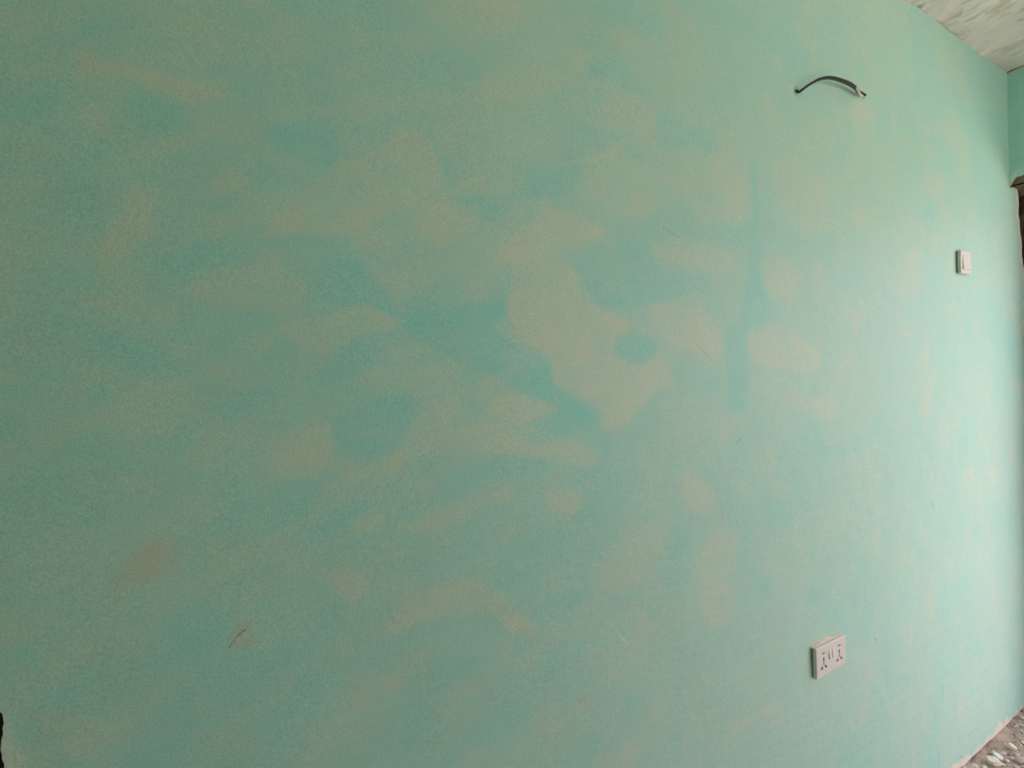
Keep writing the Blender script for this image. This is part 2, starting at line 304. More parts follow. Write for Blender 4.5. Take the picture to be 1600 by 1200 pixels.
SCRATCHES = [
    (-0.1209,1.1194,-0.1099,1.1335,0.00119,'d'),
    (-0.1115,1.1331,-0.1005,1.1391,0.00174,'d'),
    (0.5567,0.9550,0.5731,0.9341,0.00201,'w'),
    (0.5731,0.9341,0.5864,0.9179,0.00365,'w'),
    (-0.3340,1.5728,-0.3301,1.5775,0.00137,'w'),
    (0.7146,1.8234,0.7672,1.8054,0.00087,'d'),
    (1.9548,1.0193,1.9777,0.9954,0.00189,'d'),
    (0.9435,1.3170,0.9628,1.3250,0.00134,'d'),
    (1.9666,0.1296,1.9691,0.0713,0.00135,'d'),
    (2.0052,0.3547,2.0131,0.3057,0.00151,'d'),
    (0.3058,1.5841,0.3133,1.5772,0.00113,'w'),
    (0.3365,1.5623,0.3430,1.5576,0.00158,'w'),
    (0.0278,1.1426,0.0484,1.1364,0.00096,'w'),
    (0.8912,1.1335,0.9045,1.1203,0.00281,'p'),
    (0.8813,1.1773,0.8892,1.1432,0.00065,'d'),
    (1.5642,0.6519,1.5787,0.6376,0.00180,'d'),
    (0.8254,1.5505,0.8636,1.5247,0.00064,'d'),
    (2.2095,0.1026,2.2249,0.0721,0.00145,'d'),
    (2.1415,0.0445,2.1623,0.0264,0.00284,'d')]
CABLE = [(1.2500,0.0200,2.2938,0.0030,0.0028),
    (1.2204,-0.0020,2.2662,0.0032,0.0028),
    (1.2214,-0.0080,2.2600,0.0034,0.0028),
    (1.2405,-0.0140,2.2745,0.0032,0.0030),
    (1.2663,-0.0180,2.2914,0.0034,0.0030),
    (1.2956,-0.0220,2.3072,0.0038,0.0030),
    (1.3365,-0.0250,2.3201,0.0046,0.0032),
    (1.3845,-0.0250,2.3274,0.0055,0.0034),
    (1.4436,-0.0220,2.3340,0.0066,0.0036),
    (1.4828,-0.0180,2.3352,0.0064,0.0036),
    (1.5109,-0.0130,2.3355,0.0056,0.0035),
    (1.5442,-0.0060,2.3441,0.0044,0.0034),
    (1.5847,0.0040,2.3554,0.0040,0.0034),
    (1.6584,0.0300,2.3853,0.0040,0.0034)]
SMEAR = [(1.4730,-0.0245,2.3311), (1.4854,-0.0225,2.3273), (1.5009,-0.0185,2.3264), (1.5180,-0.0145,2.3268), (1.5475,-0.0060,2.3362)]

WX0, WX1, CEIL = -0.353, 2.868, 2.75           # green wall from the left opening to the far jamb
EX = 2.71                                       # inner face of the end wall
LINTEL = 2.262

# scratch mask: capsule between two points of the wall plane
def scratch_group():
    g = bpy.data.node_groups.new('scratch', 'ShaderNodeTree')
    for nm, tp in (('P', 'NodeSocketVector'), ('A', 'NodeSocketVector'), ('B', 'NodeSocketVector'), ('W', 'NodeSocketFloat')):
        g.interface.new_socket(nm, in_out='INPUT', socket_type=tp)
    g.interface.new_socket('Mask', in_out='OUTPUT', socket_type='NodeSocketFloat')
    i = g.nodes.new('NodeGroupInput'); o = g.nodes.new('NodeGroupOutput'); L = g.links.new
    def vm(op, a, b):
        n = g.nodes.new('ShaderNodeVectorMath'); n.operation = op; L(a, n.inputs[0]); L(b, n.inputs[1]); return n
    pa = vm('SUBTRACT', i.outputs['P'], i.outputs['A']).outputs[0]
    ba = vm('SUBTRACT', i.outputs['B'], i.outputs['A']).outputs[0]
    d1 = vm('DOT_PRODUCT', pa, ba).outputs['Value']; d2 = vm('DOT_PRODUCT', ba, ba).outputs['Value']
    dv = g.nodes.new('ShaderNodeMath'); dv.operation = 'DIVIDE'; dv.use_clamp = True; L(d1, dv.inputs[0]); L(d2, dv.inputs[1])
    sc = g.nodes.new('ShaderNodeVectorMath'); sc.operation = 'SCALE'; L(ba, sc.inputs[0]); L(dv.outputs[0], sc.inputs['Scale'])
    ds = vm('DISTANCE', pa, sc.outputs[0]).outputs['Value']
    q = g.nodes.new('ShaderNodeMath'); q.operation = 'DIVIDE'; L(ds, q.inputs[0]); L(i.outputs['W'], q.inputs[1])
    r = g.nodes.new('ShaderNodeMapRange'); r.interpolation_type = 'SMOOTHSTEP'; L(q.outputs[0], r.inputs[0])
    r.inputs[1].default_value = 0.4; r.inputs[2].default_value = 1.0; r.inputs[3].default_value = 1.0; r.inputs[4].default_value = 0.0
    L(r.outputs[0], o.inputs[0])
    return g

SAGE = (0.475, 0.680, 0.570); TAN = (0.670, 0.680, 0.540); TEAL = (0.290, 0.680, 0.610)
DEEP = (0.150, 0.500, 0.340); END = (0.52, 0.85, 0.73)
PINK = (0.66, 0.53, 0.42); CREAM = (0.70, 0.62, 0.50)

def green_paint(name, patches, SAGE=SAGE):
    n = NT(name, 0.60)
    n.b.inputs['Specular IOR Level'].default_value = 0.9
    big = n.noise(2.2, 5, 0.6); mid = n.noise(9.0, 5, 0.6, dist=0.6); fine = n.noise(420.0, 2, 0.5); grit = n.noise(130.0, 3, 0.6)
    base = SAGE
    if patches:
        base = n.mix(n.ramp(big, 0.35, 0.65), SAGE, tuple(0.6*a+0.4*b for a, b in zip(SAGE, TEAL)))
        base = n.mix(n.math('MULTIPLY', n.ramp(mid, 0.5, 0.75), 0.45), base, TAN)
        base = n.mix(n.math('MULTIPLY', n.ramp(mid, 0.5, 0.25), 0.45), base, TEAL)
        base = n.mix(n.attr('teal'), base, TEAL)
        base = n.mix(n.attr('tan'), base, TAN)
        base = n.mix(n.attr('pink'), base, PINK)
        g = scratch_group()
        acc = {'d': 0.0, 'w': 0.0, 'p': 0.0}
        sep = n.n('ShaderNodeSeparateXYZ'); n.put(sep.inputs[0], n.co)
        cmb = n.n('ShaderNodeCombineXYZ'); n.put(cmb.inputs[0], sep.outputs[0]); n.put(cmb.inputs[2], sep.outputs[2])
        nz = n.n('ShaderNodeTexNoise'); n.put(nz.inputs['Vector'], cmb.outputs[0]); nz.inputs['Scale'].default_value = 160.0
        wob = n.n('ShaderNodeVectorMath', operation='MULTIPLY_ADD'); n.put(wob.inputs[0], nz.outputs['Color'])
        wob.inputs[1].default_value = (0.006, 0, 0.006); n.put(wob.inputs[2], cmb.outputs[0])
        for ax, az, bx_, bz_, w, k in SCRATCHES:
            nd = n.n('ShaderNodeGroup'); nd.node_tree = g
            n.put(nd.inputs[0], wob.outputs[0]); nd.inputs[1].default_value = (ax+.003, 0, az+.003); nd.inputs[2].default_value = (bx_+.003, 0, bz_+.003)
            nd.inputs[3].default_value = w
            acc[k] = n.math('MAXIMUM', nd.outputs[0], acc[k])
        base = n.mix(n.math('MULTIPLY', acc['d'], 0.5), base, (0.10, 0.11, 0.07))
        base = n.mix(n.math('MULTIPLY', acc['w'], 0.45), base, (0.78, 0.84, 0.78))
        base = n.mix(acc['p'], base, CREAM)
        bare = n.attr('bare')
        base = n.mix(bare, base, n.mix(grit, (0.74, 0.60, 0.48), (0.90, 0.80, 0.67)))
    spk = n.math('MULTIPLY_ADD', fine, 0.56, 0.72)
    cc = n.n('ShaderNodeCombineColor'); [n.put(cc.inputs[k], spk) for k in range(3)]
    base = n.mix(1.0, base, cc.outputs[0], 'MULTIPLY')
    n.color(base)
    n.bump(n.math('ADD', n.math('MULTIPLY', n.noise(60.0, 5, 0.6), 1.0), n.math('MULTIPLY', fine, 0.25)), 0.22, 0.0025)
    return n.mat

def m_masonry():
    n = NT('mud_brick', 0.95)
    c = n.mix(n.ramp(n.noise(18, 6, 0.65), 0.3, 0.7), (0.15, 0.095, 0.065), (0.31, 0.225, 0.16))
    c = n.mix(n.math('MULTIPLY', n.ramp(n.noise(60, 4), 0.55, 0.7), 0.5), c, (0.34, 0.28, 0.22))
    n.color(c); n.bump(n.noise(90, 6, 0.7), 0.9, 0.006); return n.mat

def m_mortar(name, a, b):
    n = NT(name, 0.95); n.color(n.mix(n.noise(40, 5), a, b))
    n.bump(n.noise(120, 5), 0.7, 0.004); return n.mat

def m_concrete_ceiling():
    n = NT('limewashed_concrete', 0.95)
    st = n.noise(1.0, 5, 0.65, n.stretch(46, 11, 20), 0.8)
    c = n.mix(n.ramp(n.noise(5, 5, 0.6), 0.35, 0.65), (0.93, 0.88, 0.83), (0.84, 0.79, 0.74))
    c = n.mix(n.math('MULTIPLY', n.ramp(st, 0.54, 0.70), 0.55), c, (0.33, 0.33, 0.30))
    c = n.mix(n.math('MULTIPLY', n.ramp(n.noise(1.0, 4, 0.6, n.stretch(14, 7, 10)), 0.56, 0.66), 0.5), c, (0.52, 0.44, 0.30))
    n.color(c); n.bump(n.noise(1.0, 6, 0.65, n.stretch(110, 45, 60)), 0.7, 0.006); return n.mat

def m_floor():
    n = NT('rubble_screed', 0.95)
    c = n.mix(n.ramp(n.noise(14, 6, 0.65), 0.3, 0.7), (0.40, 0.295, 0.235), (0.63, 0.50, 0.41))
    c = n.mix(n.math('MULTIPLY', n.ramp(n.noise(70, 5, 0.6), 0.58, 0.68), 0.8), c, (0.62, 0.54, 0.46))
    c = n.mix(n.math('MULTIPLY', n.ramp(n.noise(45, 5, 0.6), 0.42, 0.34), 0.7), c, (0.10, 0.08, 0.065))
    n.color(c); n.bump(n.noise(120, 6, 0.7), 0.9, 0.006); return n.mat

def m_stone(name, a, b):
    n = NT(name, 0.85); n.color(n.mix(n.ramp(n.noise(60, 4), 0.35, 0.65), a, b)); n.bump(n.noise(150, 4), 0.5, 0.003); return n.mat

def m_plain(name, col, rough, var=0.06, scale=60):
    n = NT(name, rough)
    n.color(n.mix(n.noise(scale, 3), tuple(c*(1-var) for c in col), tuple(min(1, c*(1+var)) for c in col))); return n.mat

M_WALL = green_paint('green_distemper_patchy', True)
M_GREEN = green_paint('green_distemper', False, DEEP)
M_ENDWALL = green_paint('green_distemper_end', True, END)
M_BRICK = m_masonry(); M_MORTAR = m_mortar('mortar', (0.34, 0.30, 0.25), (0.55, 0.50, 0.44)); M_JOINT = m_mortar('mud_mortar', (0.17, 0.13, 0.10), (0.30, 0.24, 0.19)); M_CEIL = m_concrete_ceiling(); M_FLOOR = m_floor()
M_PLASTER = m_stone('bare_plaster', (0.76, 0.62, 0.49), (0.90, 0.78, 0.65))
M_PLATE = m_plain('white_plastic', (0.80, 0.715, 0.67), 0.4, 0.03)
M_ROCKER = m_plain('rocker_plastic', (0.80, 0.725, 0.68), 0.35, 0.03)
M_BLACK = m_plain('recess_shade_black', (0.012, 0.010, 0.010), 0.7)
M_RUBBER = m_plain('black_rubber', (0.010, 0.013, 0.010), 0.6, 0.3, 40)
M_DARKGROUND = m_stone('low_bounce_earth', (0.07, 0.09, 0.05), (0.12, 0.13, 0.08))
M_GROUND = m_stone('sunlit_earth', (0.52, 0.48, 0.42), (0.62, 0.58, 0.51))

# ------------------------------------------------------------------ the green wall
def wall_back():
    xs = np.linspace(WX0, WX1, 540); zs = np.linspace(0.0, CEIL, 460)
    X, Z = np.meshgrid(xs, zs, indexing='ij')
    wx = X + 0.010*fbm(X*22, Z*22, 11) + 0.004*fbm(X*80, Z*80, 21, 2)
    wz = Z + 0.010*fbm(X*22, Z*22, 31) + 0.004*fbm(X*80, Z*80, 41, 2)
    tan = np.zeros_like(X); teal = np.zeros_like(X); pink = np.zeros_like(X)
    for s, so, poly in PATCHES:
        px = [p[0] for p in poly]; pz = [p[1] for p in poly]; pad = so*2+0.03
        i0, i1 = np.searchsorted(xs, [min(px)-pad, max(px)+pad]); j0, j1 = np.searchsorted(zs, [min(pz)-pad, max(pz)+pad])
        sl = (slice(i0, i1), slice(j0, j1))
        d = sdist(wx[sl], wz[sl], poly)
        so = so*1.0
        m = abs(s)*smooth(so, -so, d)*(0.85 + 0.5*fbm(X[sl]*30, Z[sl]*30, 61, 3))
        m = np.clip(m, 0, 1)*(0.62 if s >= 0.7 else 1.0)
        tgt = teal if s < 0 else (pink if s >= 0.7 else tan)
        tgt[sl] = 1-(1-tgt[sl])*(1-m)
    # brush strokes: slanting in the middle of the wall, upright towards the doorway
    for ang, f0, wgt, sd, amp in ((0.42, 5.0, smooth(1.3, 0.5, X), 121, 0.55), (1.35, 4.0, smooth(0.5, 1.2, X), 131, 0.22), (-0.5, 5.0, smooth(0.4, -0.1, X), 141, 0.40)):
        u = (X*math.cos(ang)+Z*math.sin(ang)); v = (-X*math.sin(ang)+Z*math.cos(ang))
        u = u + 0.03*fbm(X*6, Z*6, sd+7); v = v + 0.02*fbm(X*7, Z*7, sd+8)
        st = fbm(u*f0, v*f0*6, sd, 4)*wgt
        teal = 1-(1-teal)*(1-np.clip(st-0.12, 0, 1)*amp); tan = 1-(1-tan)*(1-np.clip(-st-0.12, 0, 1)*amp)
    # unpainted plaster along the floor, at both ragged ends and round the broken corner
    base = 0.019 + 0.045*fbm(X*9, Z*2, 71) + 0.030*fbm(X*34, X*3, 72)
    bare = smooth(0.008, -0.004, Z-base)*smooth(1.3, 2.1, X)
    lft = WX0 + 0.006 + 0.010*fbm(Z*14, X*2, 73) + 0.018*smooth(1.10, 1.05, Z)
    bare = np.maximum(bare, 0.45*smooth(0.006, -0.006, X-lft)*smooth(1.13, 1.08, Z))
    edge = WX1 - np.interp(Z, [0, 1.2, 1.90, 1.955, 2.065, 2.175, 2.24, 2.275, 2.29, CEIL], [0.004, 0.006, 0.008, 0.016, 0.041, 0.057, 0.066, 0.068, 0, 0])
    edge = edge + 0.016*fbm(Z*30, Z*3, 75)
    Xe = np.where(X > 2.70, 2.70 + (X-2.70)*(edge-2.70)/(WX1-2.70), X)
    bare = np.maximum(bare, 0.85*smooth(-0.020, -0.012, Xe-edge+0.014*fbm(X*50, Z*50, 76)))
    # squeeze the last columns so that both ends are ragged
    Xg = np.where(X > 2.70, 2.70 + (X-2.70)*(edge-2.70)/(WX1-2.70), X)
    rag = 0.002*fbm(zs*30, zs*4, 77) + 0.004*fbm(zs*90, zs*9, 78) + 0.0074*smooth(1.125, 1.105, zs)
    Xg = Xg + smooth(WX0+0.03, WX0, X)*rag[None, :]
    Y = 0.004*fbm(X*2.5, Z*2.5, 81) + 0.0012*fbm(X*11, Z*11, 82) + 0.0006*fbm(X*4, Z*40, 83, 3)
    Y -= 0.0016*bare
    me = grid_mesh('wall_back', np.stack([Xg, Y, Z], -1))
    for k, v in (('tan', tan), ('teal', teal), ('pink', pink), ('bare', bare)): attr(me, k, v)
    o = struct(link('wall_back', me, M_WALL))
    core = link('masonry_core', box_mesh('masonry_core', [((WX0+0.012, 0.018, -0.05), (2.735, 0.22, CEIL+0.05))]), M_BRICK, o)
    return o
wall_b = wall_back()

# ------------------------------------------------------------------ end wall with the wide opening
OPEN_Y = -2.45                                   # far side of the opening
def wall_right():
    root = struct(link('wall_right', box_mesh('wall_right', [
        ((EX+0.006, -3.6, -0.05), (2.98, OPEN_Y, CEIL+0.05)),
        ((2.880, -0.265, -0.05), (2.975, 0.22, LINTEL+0.012)),
        ((2.735, 0.020, -0.05), (2.90, 0.22, LINTEL+0.012)),
    ]), M_JOINT))
    link('lintel', box_mesh('lintel', [((EX+0.012, OPEN_Y-0.1, LINTEL+0.008), (2.98, 0.22, CEIL+0.05))]), M_BRICK, root)
    # plaster skin over the lintel, its lower edge broken
    ys = np.concatenate([np.linspace(0.03, -0.4, 110), np.linspace(-0.42, -3.4, 100)])
    ts = np.linspace(0, 1, 60)
    Yg, T = np.meshgrid(ys, ts, indexing='ij')
    low = LINTEL + 0.010 + 0.012*fbm(Yg*30, Yg*2, 91) + np.interp(-Yg, [-0.03, 0.002, 0.008, 0.016, 0.03, 0.045, 3.4], [-0.004, -0.002, 0.012, 0.026, 0.023, 0.026, 0.008])
    low = np.where(Yg < OPEN_Y, 0.0, low)
    Zg = low + (CEIL-low)*T
    Xg = EX + 0.003*fbm(Yg*4, Zg*4, 92) + 0.001*fbm(Yg*20, Zg*20, 93) + 0.006*smooth(0.03, 0.0, Zg-low)
    me = grid_mesh('plaster_skin', np.stack([Xg, Yg, Zg], -1))
    bare = 0.9*smooth(0.010, 0.004, Zg-low+0.006*fbm(Yg*70, Zg*70, 94)) + 0.5*smooth(CEIL-0.02, CEIL-0.004, Zg+0.01*fbm(Yg*40, Zg*8, 95))
    for k in ('tan', 'teal', 'pink'): attr(me, k, np.zeros_like(Yg))
    attr(me, 'bare', np.clip(bare, 0, 1))
    link('plaster_skin', me, M_ENDWALL, root)
    # rough soffit of the lintel
    xs = np.linspace(EX+0.004, 2.98, 40); ys = np.linspace(0.03, -2.5, 160)
    Xs, Ys = np.meshgrid(xs, ys, indexing='ij')
    Zs = LINTEL + 0.012*fbm(Xs*25, Ys*25, 96) + 0.004 - 0.012*smooth(2.75, 2.85, Xs)
    link('lintel_soffit', grid_mesh('lintel_soffit', np.stack([Xs, Ys, Zs], -1)), M_BRICK, root)
    # the jamb: bare bricks where the plaster has gone, and a nib of bricks standing proud of the wall
    meshes = []
    for k in range(5):
        bm = bmesh.new(); bm_box(bm, (-0.5, -0.5, -0.5), (0.5, 0.5, 0.5))
        bmesh.ops.bevel(bm, geom=bm.edges[:], offset=0.07, segments=1, affect='EDGES')
        r = random.Random(k)
        for v in bm.verts: v.co += Vector((r.uniform(-.03, .03), r.uniform(-.03, .03), r.uniform(-.03, .03)))
        me = mesh_of(bm, 'brick'); me.materials.append(M_BRICK); meshes.append(me)
    def brick(c, s, k):
        b = bpy.data.objects.new('brick', meshes[k % 5]); C.objects.link(b); b.parent = root
        b.location = c; b.scale = s
    h = 0.094
    for i in range(24):
        z = h*(i+0.5)
        brick((2.812+random.uniform(-.004, .004), 0.046, z), (0.118, 0.066, h-0.011), i)
        brick((2.926+random.uniform(-.004, .004), -0.130+random.uniform(-.006, .006), z), (0.106, 0.300, h-0.011), i+2)
    return root
wall_r = wall_right()

# ------------------------------------------------------------------ rest of the room
struct(link('wall_left', box_mesh('wall_left', [((-1.75, -3.6, -0.05), (-1.55, 0.22, CEIL+0.05))]), M_GREEN))
# opposite wall behind the camera, with an unseen opening added to let in fill light
FW = (1.3, 2.6, 0.9, 2.2)
struct(link('wall_front', box_mesh('wall_front', [((-1.75, -3.6, -0.05), (FW[0], -3.4, CEIL+0.05)), ((FW[1], -3.6, -0.05), (2.98, -3.4, CEIL+0.05)),
    ((FW[0], -3.6, -0.05), (FW[1], -3.4, FW[2])), ((FW[0], -3.6, FW[3]), (FW[1], -3.4, CEIL+0.05))]), M_GREEN))
p = struct(link('wall_passage', box_mesh('wall_passage', [
    ((-1.75, 0.0, -0.05), (-1.22, 0.22, CEIL+0.05)),       # pier left of the dark opening
    ((-1.22, 0.02, 2.15), (WX0+0.012, 0.22, CEIL+0.05)),   # over the opening
    ((-1.75, 1.40, -0.05), (0.60, 1.60, CEIL+0.05)), ((-1.75, 0.2, -0.05), (-1.60, 1.6, CEIL+0.05)), ((0.45, 0.2, -0.05), (0.60, 1.6, CEIL+0.05)),
    ((-1.75, 0.2, CEIL), (0.60, 1.6, CEIL+0.05)), ((-1.75, 0.2, -0.06), (0.60, 1.6, -0.01))]), M_BRICK))

def make_ceiling():
    xs = np.concatenate([np.linspace(-1.6, 1.6, 60), np.linspace(1.606, 2.80, 200)])
    ys = np.concatenate([np.linspace(0.03, -0.45, 90), np.linspace(-0.48, -3.45, 60)])
    X, Y = np.meshgrid(xs, ys, indexing='ij')
    Z = CEIL + 0.010*fbm(X*5, Y*5, 101) + 0.010*fbm(X*40, Y*11, 102) + 0.004*fbm(X*90, Y*60, 103, 3)
    Z -= 0.012*np.maximum(0, fbm(X*16, Y*9, 104))
    o = struct(link('ceiling', grid_mesh('ceiling', np.stack([X, Y, Z], -1)), M_CEIL))
    link('slab', box_mesh('slab', [((-1.9, -3.8, CEIL+0.03), (3.1, 1.7, CEIL+0.18))]), M_MORTAR, o)
    return o
make_ceiling()

def make_floor():
    xs = np.concatenate([np.linspace(-1.6, 1.5, 60), np.linspace(1.51, 3.1, 220)])
    ys = np.concatenate([np.linspace(0.05, -0.7, 130), np.linspace(-0.74, -3.45, 60)])
    X, Y = np.meshgrid(xs, ys, indexing='ij')
    Z = 0.016*fbm(X*7, Y*7, 111) + 0.010*fbm(X*35, Y*35, 112) - 0.004
    o = struct(link('floor', grid_mesh('floor', np.stack([X, Y, Z], -1), flip=True), M_FLOOR))
    mats = [m_stone('pale_stone', (0.80, 0.66, 0.54), (0.92, 0.82, 0.71)), m_stone('brown_stone', (0.28, 0.21, 0.17), (0.40, 0.31, 0.26)),
            m_stone('grey_stone', (0.46, 0.37, 0.31), (0.62, 0.52, 0.44))]
    var = []
    for k in range(9):
        bm = bmesh.new(); bmesh.ops.create_icosphere(bm, subdivisions=1, radius=0.5)
        r = random.Random(40+k)
        for v in bm.verts: v.co *= r.uniform(0.75, 1.2)
        me = mesh_of(bm, 'stone'); me.materials.append(mats[(0, 2, 0, 1, 0, 0, 2, 0, 0)[k]])
        for pl in me.polygons: pl.use_smooth = (k % 2 == 0)
        var.append(me)
    r = random.Random(5)
    for i in range(270):
        x = r.uniform(1.95, 2.86); y = -0.012 - (0.15*r.random() if i % 4 else 0.45*r.random())
        s = 0.009 + 0.021*r.random()**2.0
        st = bpy.data.objects.new('stone', var[i % 9]); C.objects.link(st); st.parent = o
        zz = 0.016*float(fbm(np.array(x*7), np.array(y*7), 111)) + 0.010*float(fbm(np.array(x*35), np.array(y*35), 112)) - 0.004
        st.location = (x, y, zz + s*0.12); st.scale = (s*r.uniform(.9, 1.5), s*r.uniform(.7, 1.1), s*r.uniform(.4, .7))
        st.rotation_euler = (r.uniform(-.3, .3), r.uniform(-.3, .3), r.uniform(0, 6.28))
    return o
floor = make_floor()
struct(link('ground', box_mesh('ground', [((-16, -20, -0.25), (22, -3.61, -0.06))]), M_GROUND))
struct(link('dark_ground', box_mesh('dark_ground', [((2.99, -3.61, -0.25), (22, 14, -0.07))]), M_DARKGROUND))  # unseen ground made dark to limit light bounced in at the end opening

struct(link('horizon_block', box_mesh('horizon_block', [((9.0, -20, -0.2), (9.2, 14, 2.3))]), M_MORTAR))  # unseen wall added to cut low sky light reaching the end opening

# ------------------------------------------------------------------ loose plaster chips on the floor
def chip(loc, size, rot, seed, label, mat):
    bm = bmesh.new(); r = random.Random(seed)
    n = 9; ring = [(math.cos(6.283*k/n)*r.uniform(.38, .55), math.sin(6.283*k/n)*r.uniform(.38, .55)) for k in range(n)]
    top = [bm.verts.new((a*0.86, b*0.86, 0.5+r.uniform(-.12, .12))) for a, b in ring]
    bot = [bm.verts.new((a, b, -0.5+r.uniform(0, .2))) for a, b in ring]
    bm.faces.new(top); bm.faces.new(bot[::-1])
    for k in range(n): bm.faces.new((bot[k], bot[(k+1) % n], top[(k+1) % n], top[k]))
    bmesh.ops.bevel(bm, geom=bm.edges[:], offset=0.05, segments=1, affect='EDGES')
    for v in bm.verts: v.co = Vector((v.co.x*size[0], v.co.y*size[1], v.co.z*size[2]))
    o = link('plaster_chip', mesh_of(bm, 'plaster_chip'), mat); o.location = loc; o.rotation_euler = rot
    return tag(o, label, 'plaster chip', 'loose plaster chips on the floor')
chip((2.270, -0.048, 0.010), (0.044, 0.044, 0.014), (0.10, -0.12, -2.06), 1, 'largest cream plaster chip lying on the rubble floor near the bottom frame edge', M_PLASTER)
M_CHIPG = m_stone('green_painted_plaster', (0.60, 0.74, 0.64), (0.86, 0.86, 0.78))
chip((2.318, -0.046, 0.009), (0.028, 0.030, 0.006), (0.05, 0.10, -1.37), 2, 'green-painted plaster flake beside the largest cream chip on the floor', M_CHIPG)
chip((2.424, -0.057, 0.010), (0.030, 0.024, 0.007), (-0.15, 0.1, -2.27), 3, 'narrow white plaster chip on the rubble floor, nearer the doorway', M_PLASTER)

# ------------------------------------------------------------------ wall plates
def apply_bool(base_bm, cutters):
    a = bpy.data.objects.new('tmp_a', mesh_of(base_bm, 'tmp_a')); C.objects.link(a)
    cb = bmesh.new()
    for fn in cutters: fn(cb)
    bmesh.ops.recalc_face_normals(cb, faces=cb.faces[:])
    b = bpy.data.objects.new('tmp_b', mesh_of(cb, 'tmp_b')); C.objects.link(b)
    md = a.modifiers.new('cut', 'BOOLEAN'); md.operation = 'DIFFERENCE'; md.object = b; md.solver = 'EXACT'
    bpy.context.view_layer.update()
    me = bpy.data.meshes.new_from_object(a.evaluated_get(bpy.context.evaluated_depsgraph_get()))
    bpy.data.objects.remove(a); bpy.data.objects.remove(b)
    return me

def plate_bm(w, h, t0, t1, bevel=0.0022):
    bm = bmesh.new(); bm_box(bm, (-w/2, -t1, -h/2), (w/2, -t0, h/2))
    front = [e for e in bm.edges if all(v.co.y < -t1+1e-5 for v in e.verts)]
    side = [e for e in bm.edges if abs(e.verts[0].co.y-e.verts[1].co.y) > 1e-4]
    bmesh.ops.bevel(bm, geom=side+front, offset=bevel, segments=2, affect='EDGES', profile=0.5)
    return bm

def prism(bm, pts, y0, y1):
    a = [bm.verts.new((x, y0, z)) for x, z in pts]; b = [bm.verts.new((x, y1, z)) for x, z in pts]
    bm.faces.new(a); bm.faces.new(b[::-1])
    n = len(pts)
    for k in range(n): bm.faces.new((a[k], b[k], b[(k+1) % n], a[(k+1) % n]))

def rocker_bm(w, h, y_top, y_bot, y_in):
    bm = bmesh.new()
    pts = [(-w/2, y_in, h/2), (w/2, y_in, h/2), (w/2, y_in, -h/2), (-w/2, y_in, -h/2),
           (-w/2, y_top, h/2), (w/2, y_top, h/2), (w/2, y_bot, -h/2), (-w/2, y_bot, -h/2)]
    v = [bm.verts.new(p) for p in pts]
    for f in ((0, 1, 2, 3), (7, 6, 5, 4), (0, 4, 5, 1), (1, 5, 6, 2), (2, 6, 7, 3), (3, 7, 4, 0)): bm.faces.new([v[i] for i in f])
    bmesh.ops.recalc_face_normals(bm, faces=bm.faces[:])
    bmesh.ops.bevel(bm, geom=bm.edges[:], offset=0.0006, segments=1, affect='EDGES')
    return bm

def socket():
    w, h = 0.146, 0.086
    root = bpy.data.objects.new('wall_socket', None); C.objects.link(root)
    root.location = (1.3087, 0, 0.6753); root.rotation_euler = (0, 0, 0)
    tag(root, 'white plastic double wall socket with two small rocker switches low on green wall', 'socket')
    def uv(u, v): return ((u-0.5)*w, (0.5-v)*h)
    cuts = []
    for uc in (0.238, 0.762):
        x, z = uv(uc, 0.235); cuts.append(lambda b, x=x, z=z: prism(b, [(x-.0066, z-.0020), (x+.0066, z-.0020), (x+.0066, z+.0020), (x-.0066, z+.0020)], -.02, -.003))
        x, z = uv(uc, 0.440); cuts.append(lambda b, x=x, z=z: prism(b, [(x-.0031, z-.0056), (x+.0031, z-.0056), (x+.0031, z+.0056), (x-.0031, z+.0056)], -.02, -.003))
        x, z = uv(uc, 0.575); cuts.append(lambda b, x=x, z=z: prism(b, [(x-.0024, z-.0040), (x+.0024, z-.0040), (x+.0024, z+.0040), (x-.0024, z+.0040)], -.02, -.003))
        x, z = uv(uc-0.068, 0.690); cuts.append(lambda b, x=x, z=z: prism(b, [(x-.0070, z-.0042), (x+.0046, z-.0042), (x+.0052, z+.0046), (x+.0016, z+.0046)], -.02, -.003))
        x, z = uv(uc+0.068, 0.690); cuts.append(lambda b, x=x, z=z: prism(b, [(x-.0046, z-.0042), (x+.0070, z-.0042), (x-.0016, z+.0046), (x-.0052, z+.0046)][::-1], -.02, -.003))
    me = apply_bool(plate_bm(w, h, 0.004, 0.013, 0.0032), cuts)
    link('faceplate', me, M_PLATE, root)
    link('slot_shade', box_mesh('slot_shade', [((-w*0.46, -0.0112, -h*0.42), (w*0.46, 0.0, h*0.42))]), M_BLACK, root)  # black block just behind the slots paints the shade inside them
    link('back_rim', box_mesh('back_rim', [((-w/2+.002, -.0055, -h/2+.002), (w/2-.002, 0.003, h/2-.002))], 0.001, 1), m_plain('grey_plastic', (0.42, 0.40, 0.37), 0.5), root)
    for uc, bt in ((0.445, 0.0040), (0.555, 0.0032)):
        x, z = uv(uc, 0.35)
        rk = link('rocker', mesh_of(rocker_bm(0.0115, 0.026, -0.0133, -0.0130-bt, -0.012), 'rocker'), M_ROCKER, root)
        rk.location = (x, 0, z)
    x, z = uv(0.5, 0.38)
    link('pilot_dot', box_mesh('pilot_dot', [((x-.001, -.0135, z-.0015), (x+.001, -.0125, z+.0015))]), m_plain('grey_dot', (0.25, 0.23, 0.21), 0.5), root)
    return root
socket()

